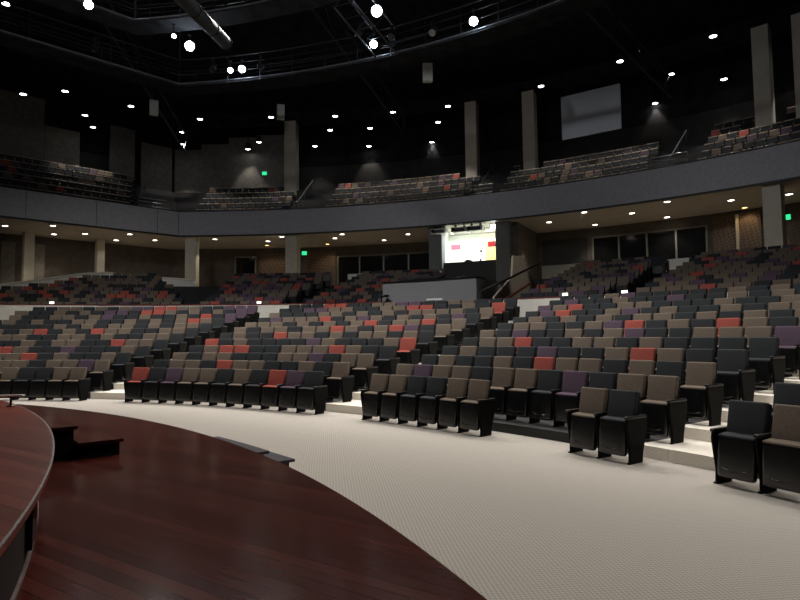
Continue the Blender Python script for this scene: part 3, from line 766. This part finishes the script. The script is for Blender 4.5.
def catwalk(name, label, R0, R1, z, t0, t1, wl):
    """arc from t0 to t1 whose left end turns into a straight wing, like the balcony"""
    base = P((t0 + t1) / 2, R0, z); t = empty(name, base, 0, label=label, cat='catwalk')
    nn = Vector((sin(rad(t0)), cos(rad(t0)), 0)); mm = nn + WN; mm = mm / mm.dot(nn); k0 = P(t0, R0)
    path = [(k0 + WD * (wl * (1 - f)), WN) for f in (0, .2, .4, .6, .8)] + [(k0, mm)]
    n = int((t1 - t0) / 1.5)
    for i in range(1, n + 1):
        th = t0 + (t1 - t0) * i / n; path.append((P(th, R0), Vector((sin(rad(th)), cos(rad(th)), 0))))
    p2 = [((p.x, p.y), (q.x, q.y)) for p, q in path]; w = R1 - R0
    def ob(b, nm, m, **k): r = b.obj(nm, m, t, **k); r.location = -base; return r
    b = MB(); b.sweep(p2, [(0, z), (0, z + .06), (w, z + .06), (w, z)]); ob(b, 'deck', M['ceil'])
    b = MB(); b.sweep(p2, [(w - .04, z + .06), (w - .04, z + .34), (w, z + .34), (w, z + .06)]); ob(b, 'toe_board', M['duct'])
    for o_ in (0, w):
        for h, rr in ((.12, .045), (.55, .022), (.95, .022), (1.3, .03)):
            b = MB(); b.tube([(p.x + q.x * o_, p.y + q.y * o_, z + h) for p, q in path], rr, 6); ob(b, 'rail', M['rail'] if h < .2 else M['metal'], smooth=True)
    for i, (p, q) in enumerate(path):
        if i > 5 and i % 2: continue
        for o_ in (0, w):
            v = p + q * o_; b = MB(); b.tube([(v.x, v.y, z), (v.x, v.y, z + 1.3)], .025, 6); ob(b, 'post', M['metal'])
        if i % 4 == 1:
            v = p + q * (w / 2); b = MB(); b.tube([(v.x, v.y, z + .05), (v.x, v.y, 21.5)], .03, 6); ob(b, 'hanger', M['rail'])
    return t
catwalk('catwalk', 'long curved lighting catwalk of black steel hanging over the front seats', 31.4, 32.6, 14.0, 5.2, 48, 16)
catwalk('catwalk', 'inner curved lighting catwalk of black steel closest to the stage', 26.6, 27.6, 14.6, 6.0, 44, 14)
# cross gantry
t = empty('gantry', P(24.6, 29.5, 14.2), 0, label='black steel gantry linking the two lighting catwalks', cat='gantry'); o0 = -P(24.6, 29.5, 14.2)
for dz in (.1, 1.2):
    for dt in (-.9, .9):
        b = MB(); b.tube([P(24.6 + dt, 27.6, 14.4 + dz), P(24.6 + dt, 31.4, 14.0 + dz)], .045, 6); r = b.obj('chord', M['rail'], t); r.location = o0
b = MB()
for i in range(5):
    R = 27.6 + i * .95
    b.tube([P(23.7, R, 14.45), P(25.5, R, 14.45)], .03, 6)
    b.tube([P(23.7, R, 14.45), P(23.7, min(31.4, R + .95), 15.4)], .025, 6); b.tube([P(25.5, R, 14.45), P(25.5, min(31.4, R + .95), 15.4)], .025, 6)
r = b.obj('bracing', M['metal'], t); r.location = o0
# straight roof trusses
def truss(a, c, z, label):
    base = Vector((a.x, a.y, z)); t = empty('roof_truss', base, 0, label=label, cat='truss')
    L = (c - a).length; d = (c - a).normalized()
    for h in (0, 1.4):
        b = MB(); b.tube([Vector((0, 0, h)), d * L + Vector((0, 0, h))], .07, 6); b.obj('chord', M['metal'], t)
    b = MB(); n = int(L / 1.5)
    for i in range(n):
        b.tube([d * (L * i / n) + Vector((0, 0, 1.4 if i % 2 else 0)), d * (L * (i + 1) / n) + Vector((0, 0, 0 if i % 2 else 1.4))], .04, 6)
    b.obj('web', M['metal'], t)
for t0, R0, t1, R1, lab in ((2, 24, -4, 50, 'black roof truss running back over the left seats'), (20, 24, 17, 50, 'black roof truss running back above the middle seats'),
                            (36, 24, 38, 50, 'black roof truss running back over the right seats')):
    truss(P(t0, R0), P(t1, R1), 16.4, lab)
# slanting beam of light, modelled as a solid dark tube with rings
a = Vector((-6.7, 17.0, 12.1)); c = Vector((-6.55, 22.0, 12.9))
t = empty('light_streak', a, 0, label='grey slanting light beam, modelled as a solid tube, at upper left', cat='duct')
b = MB(); b.tube([Vector((0, 0, 0)), (c - a) * .5, c - a], .24, 18); b.obj('streak_tube', M['streak_tube'], t, True)
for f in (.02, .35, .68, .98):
    b = MB(); b.tube([(c - a) * f, (c - a) * (f + .012)], .27, 18); b.obj('streak_ring', M['streak_tube'], t)
# bright panels of light fixtures hung on catwalks
def stage_light(label, th, R, z, aim, r=.20, lit=True):
    p = P(th, R, z); d = (Vector(aim) - p).normalized(); q = d.to_track_quat('Z', 'Y').to_matrix()
    t = empty('stage_light', p, 0, label=label, cat='stage light', group='stage lights on the catwalks')
    b = MB(); b.lathe([(0, -.45), (r * .6, -.45), (r * .8, -.3), (r * 1.1, 0), (r * 1.15, .05), (r * 1.05, .05), (r, .0), (0, -.02)], 18, mtx=q); b.obj('housing', M['metal'], t, True)
    b = MB(); b.lathe([(0, .03), (r * .98, .03), (r * .98, .015), (0, .015)], 18, mtx=q); b.obj('lens', M['lamp_stage'] if lit else M['glass'], t)
    b = MB(); b.tube([(0, 0, .0), (0, 0, .45)], .03, 6); b.box((0, 0, .45), (.12, .12, .06)); b.obj('yoke', M['metal'], t)
    return t
CAMV = (0, 0, CAM_Z)
LAMPS = [(27.36, 27.9, 14.0, .20, 'brightest blue-white stage light, upper middle'), (23.87, 31.0, 14.5, .16, 'white stage light below the brightest one, on the outer catwalk'),
         (32.4, 31.2, 14.4, .17, 'white stage light furthest right on the outer catwalk'), (11.3, 31.2, 14.5, .16, 'right-hand of the paired white stage lights on the left catwalk'),
         (10.2, 31.2, 14.5, .12, 'left-hand of the paired white stage lights on the left catwalk'), (9.71, 27.9, 14.1, .19, 'blue-white stage light above and left of the paired ones'),
         (9.3, 27.0, 14.1, .08, 'small stage light just left of the blue-white one above the pair'), (5.16, 24.2, 14.0, .15, 'white stage light at the top far left')]
for th, R, z, r, lab in LAMPS:
    aim = Vector(CAMV) + Vector((random.uniform(-3, 3), random.uniform(0, 5), 0)); stage_light(lab, th, R, z, aim, r)
    l = bpy.data.lights.new('stage_lamp_glow', 'POINT'); l.energy = 1500 * r * r; l.color = (.72, .86, 1); l.shadow_soft_size = .1
    o = bpy.data.objects.new('stage_lamp_glow', l); COL.objects.link(o); o.location = P(th, R, z) + (aim - P(th, R, z)).normalized() * .3
UNLIT = [(25.4, 31.1, 14.7, 'dark stage light right of the lit one on the outer catwalk'), (22.4, 31.1, 15.2, 'dark stage light left of the lit one on the outer catwalk'),
         (13.2, 31.1, 14.5, 'dark stage light right of the paired lights'), (8.6, 31.1, 14.6, 'dark stage light left of the paired lights'),
         (29.0, 31.1, 14.4, 'dark stage light between the middle and right lit ones'), (1.0, 27.8, 14.2, 'dark stage light at the left of the inner catwalk')]
for th, R, z, lab in UNLIT: stage_light(lab, th, R, z, P(th, 18, 0), .15, False)
# white cue panels (speaker flags) hung under the catwalk
for th, R, z, w, lab in ((26.6, 33.5, 13.9, .45, 'small pale box hanging under the catwalk, near the middle'), (43.0, 33.5, 16.6, .42, 'small pale box hanging at upper right'),
                         (-.6, 36.0, 14.8, .45, 'small pale box hanging at upper left'), (10.6, 37.0, 14.6, .42, 'small pale box hanging left of the middle')):
    t = empty('hanging_box', P(th, R, z), -rad(th) + .5, label=lab, cat='box', group='small hanging boxes')
    b = MB(); b.box((0, 0, 0), (w, .25, .85)); b.obj('case', M['proj'], t)
    b = MB(); b.tube([(0, 0, .42), (0, 0, 21.5 - z)], .012, 6); b.obj('cable', M['metal'], t)

# downlights
def spot(name, p, e, col, size, blend, rad_=.12, aim=None):
    l = bpy.data.lights.new(name, 'SPOT'); l.energy = e; l.color = col; l.spot_size = rad(size); l.spot_blend = blend; l.shadow_soft_size = rad_
    o = bpy.data.objects.new(name, l); COL.objects.link(o); o.location = p
    if aim is not None: o.rotation_euler = (Vector(aim) - Vector(p)).to_track_quat('-Z', 'Y').to_euler()
    return o
CE = [(-21.91, 38.0), (-24.93, 38.39), (-22.84, 42.21), (-23.54, 44.67), (-18.77, 40.66), (-14.81, 43.3), (-17.17, 46.04), (-18.24, 48.94), (-9.44, 43.08), (-11.68, 48.69),
      (-13.07, 50.49), (-4.66, 43.05), (-5.39, 46.02), (-7.15, 49.92), (-2.19, 45.69), (-2.51, 50.11), (-.33, 42.41), (3.62, 41.41), (3.11, 44.56), (2.89, 49.26), (9.08, 47.75),
      (9.53, 38.19), (9.34, 41.97), (13.48, 34.73), (17.43, 36.62), (14.19, 38.81), (18.45, 41.35), (17.58, 31.85), (21.26, 37.47), (23.41, 33.5), (-18.99, 27.79)]
def polar(x, y): return hypot(x - CX, y - CY), math.degrees(atan2(x - CX, y - CY))
rings = {'front': [], 'middle': [], 'rear': []}
for x, y in CE:
    R, th = polar(x, y); rings['front' if R < 48.2 else 'middle' if R < 51.6 else 'rear'].append((to_px((x, y, 18))[0], x, y, R))
def downlight(label, p, r, m, group):
    t = empty('ceiling_downlight', p, 0, label=label, cat='downlight', group=group)
    b = MB(); b.lathe([(r * 1.0, 0), (r * 1.0, -.03), (r * 1.18, -.035), (r * 1.22, 0)], 18); b.obj('trim_ring', M['metal'], t)
    if p[2] > 15:
        b = MB(); b.lathe([(r * 1.05, 0), (r * 1.15, .45), (r * .6, .5), (.03, .52), (.03, 21.5 - p[2])], 12); b.obj('housing', M['ceil'], t)
    b = MB(); b.lathe([(0, -.02), (r * .98, -.02), (r * .98, -.005), (0, -.005)], 18); b.obj('lens', m, t)
    return t
for rn, L in rings.items():
    for i, (_, x, y, R) in enumerate(sorted(L)):
        downlight(f'round white ceiling downlight, {ORD[i + 1]} from left in the {rn} arc of lights over the balcony', (x, y, 18.0), .19, M['lamp_cool'], 'ceiling downlights over the balcony')
        if R > 44: spot('downlight_beam', (x, y, 17.93), 950 if R < 52.5 else 240, (1, .93, .84), 70, .5, .15)
SO = [(-25.24, 37.43), (-22.29, 37.63), (-24.02, 40.69), (-21.84, 40.66), (-21.06, 43.52), (-18.91, 41.08), (-18.26, 43.74), (-13.74, 43.65), (-10.06, 44.88), (-8.6, 42.93),
      (-4.82, 43.9), (-4.12, 42.2), (-1.17, 45.12), (.64, 42.56), (9.92, 38.64), (11.28, 35.56), (13.33, 39.76), (14.39, 36.05), (15.16, 32.96), (17.19, 37.46), (18.68, 32.79), (19.17, 29.5), (21.1, 31.51)]
SA = [(-10.6, 46.9), (-5.72, 46.7), (20.62, 34.8)]
SO2 = sorted((to_px((x, y, 8.98))[0], x, y) for x, y in SO)
for i, (_, x, y) in enumerate(SO2):
    n = len(SO2); w = f'{ORD[i + 1]} from left' if i < 12 else f'{ORD[n - i]} from right'
    downlight(f'round warm white downlight under the balcony, {w}', (x, y, 8.979), .17, M['lamp_warm'], 'downlights under the balcony')
    spot('soffit_beam', (x, y, 8.9), 180, (1, .88, .70), 100, .6, .12)
for (x, y), w in zip(SA, ('leftmost', 'middle', 'rightmost')):
    downlight(f'amber downlight washing the wooden lattice wall, {w} of three under the balcony', (x, y, 8.979), .15, M['lamp_amber'], 'amber downlights under the balcony')
    R, th = polar(x, y); spot('amber_beam', (x, y, 8.9), 40, (1, .70, .40), 110, .6, .08, P(th, R + 1.2, 5))
# tiny spot hanging at the balcony edge
t = empty('small_spotlight', P(32.75, 45.3, 8.7), 0, label='tiny white spotlight hanging below the balcony edge', cat='spotlight')
b = MB(); b.tube([(0, 0, .28), (0, 0, 0)], .02, 6); b.obj('stem', M['metal'], t)
b = MB(); b.lathe([(0, -.2), (.07, -.2), (.09, 0), (.05, .05), (0, .06)], 12); b.obj('lamp_head', M['proj'], t, True)

# ------------------------------------------------------------------ lighting of the hall
def at(th, R, z=0): return P(th, R, z)
# house flood lights fixed on the two catwalks, shining down and inwards over the seats and the carpet
WARM = (1.0, .94, .86)
for th, e, ath in ((4, 3000, 6), (15, 3000, 16), (26, 3000, 27), (37, 2400, 38), (48, 1600, 49), (60, 1300, 60)):
    spot('house_flood', at(th, 26.6, 14.3), e, WARM, 100, .9, .35, at(ath, 18.2, 0))
    spot('house_flood', at(th, 31.0, 13.8), 900, WARM, 80, .9, .35, at(ath, 20.5, 0))
# stage wash: lights over the stage edge reach the seat fronts, the fascia and the walls
for th, e in ((2, 4200), (18, 4600), (34, 4600), (50, 3700), (66, 2600)):
    spot('stage_wash', at(th, 17.8, 15.6), e, (1.0, .96, .91), 66, .75, .5, at(th, 25.3, 1))
for th, e in ((8, 2100), (32, 2100), (56, 1500)):
    spot('balcony_wash', at(th, 12, 14.0), e, (.95, .96, 1.0), 60, .9, .5, at(th, 45, 8.5))
spot('wall_accent', at(41, 30.9, 13.8), 1500, WARM, 13, .5, .2, at(33.4, 33.9, 4.45))
for th, e, ath in ((-2, 2600, -8), (16, 700, 14), (40, 900, 42)):
    spot('rear_wash', at(th, 13, 13.5), e, (1, .93, .84), 34, .9, .4, at(ath, 38, 4.6))
# red-gelled lamp over the stage deck
spot('red_deck_lamp', at(36, 9, 9), 1500, (1, .45, .33), 40, 1, .3, at(42, 12.0, 1))
# booth interior
l = bpy.data.lights.new('booth_light', 'AREA'); l.shape = 'RECTANGLE'; l.size = 4.2; l.size_y = 2; l.energy = 320; l.color = (.94, 1, .93)
o = bpy.data.objects.new('booth_light', l); COL.objects.link(o); o.location = P(23.4, 48, 8.6)
spot('booth_spill', P(25.55, 45.9, 8.62), 60, (.9, 1, .93), 150, .8, .15, P(25.5, 40, 4))

w = bpy.data.worlds.new('World'); SC.world = w; w.use_nodes = True
w.node_tree.nodes['Background'].inputs[0].default_value = (.35, .42, .6, 1); w.node_tree.nodes['Background'].inputs[1].default_value = .004

# ------------------------------------------------------------------ camera
cd = bpy.data.cameras.new('camera'); cam = bpy.data.objects.new('camera', cd); COL.objects.link(cam)
cd.sensor_fit = 'HORIZONTAL'; cd.sensor_width = 36; cd.lens = 36 * F_PX / 800; cd.clip_end = 300
tp = math.atan2(HORIZON - 300, F_PX)
m = Matrix.Rotation(pi / 2 + tp, 3, 'X') @ Matrix.Rotation(ROLL * -1 * -1, 3, 'Z')
cam.matrix_world = Matrix.Translation((0, 0, CAM_Z)) @ m.to_4x4()
SC.camera = cam
vs = SC.view_settings
vs.view_transform = 'Standard'; vs.look = 'None'; vs.exposure = 0; vs.gamma = 1; vs.use_curve_mapping = False
SC.cycles.max_bounces = 5; SC.cycles.diffuse_bounces = 3; SC.cycles.glossy_bounces = 2
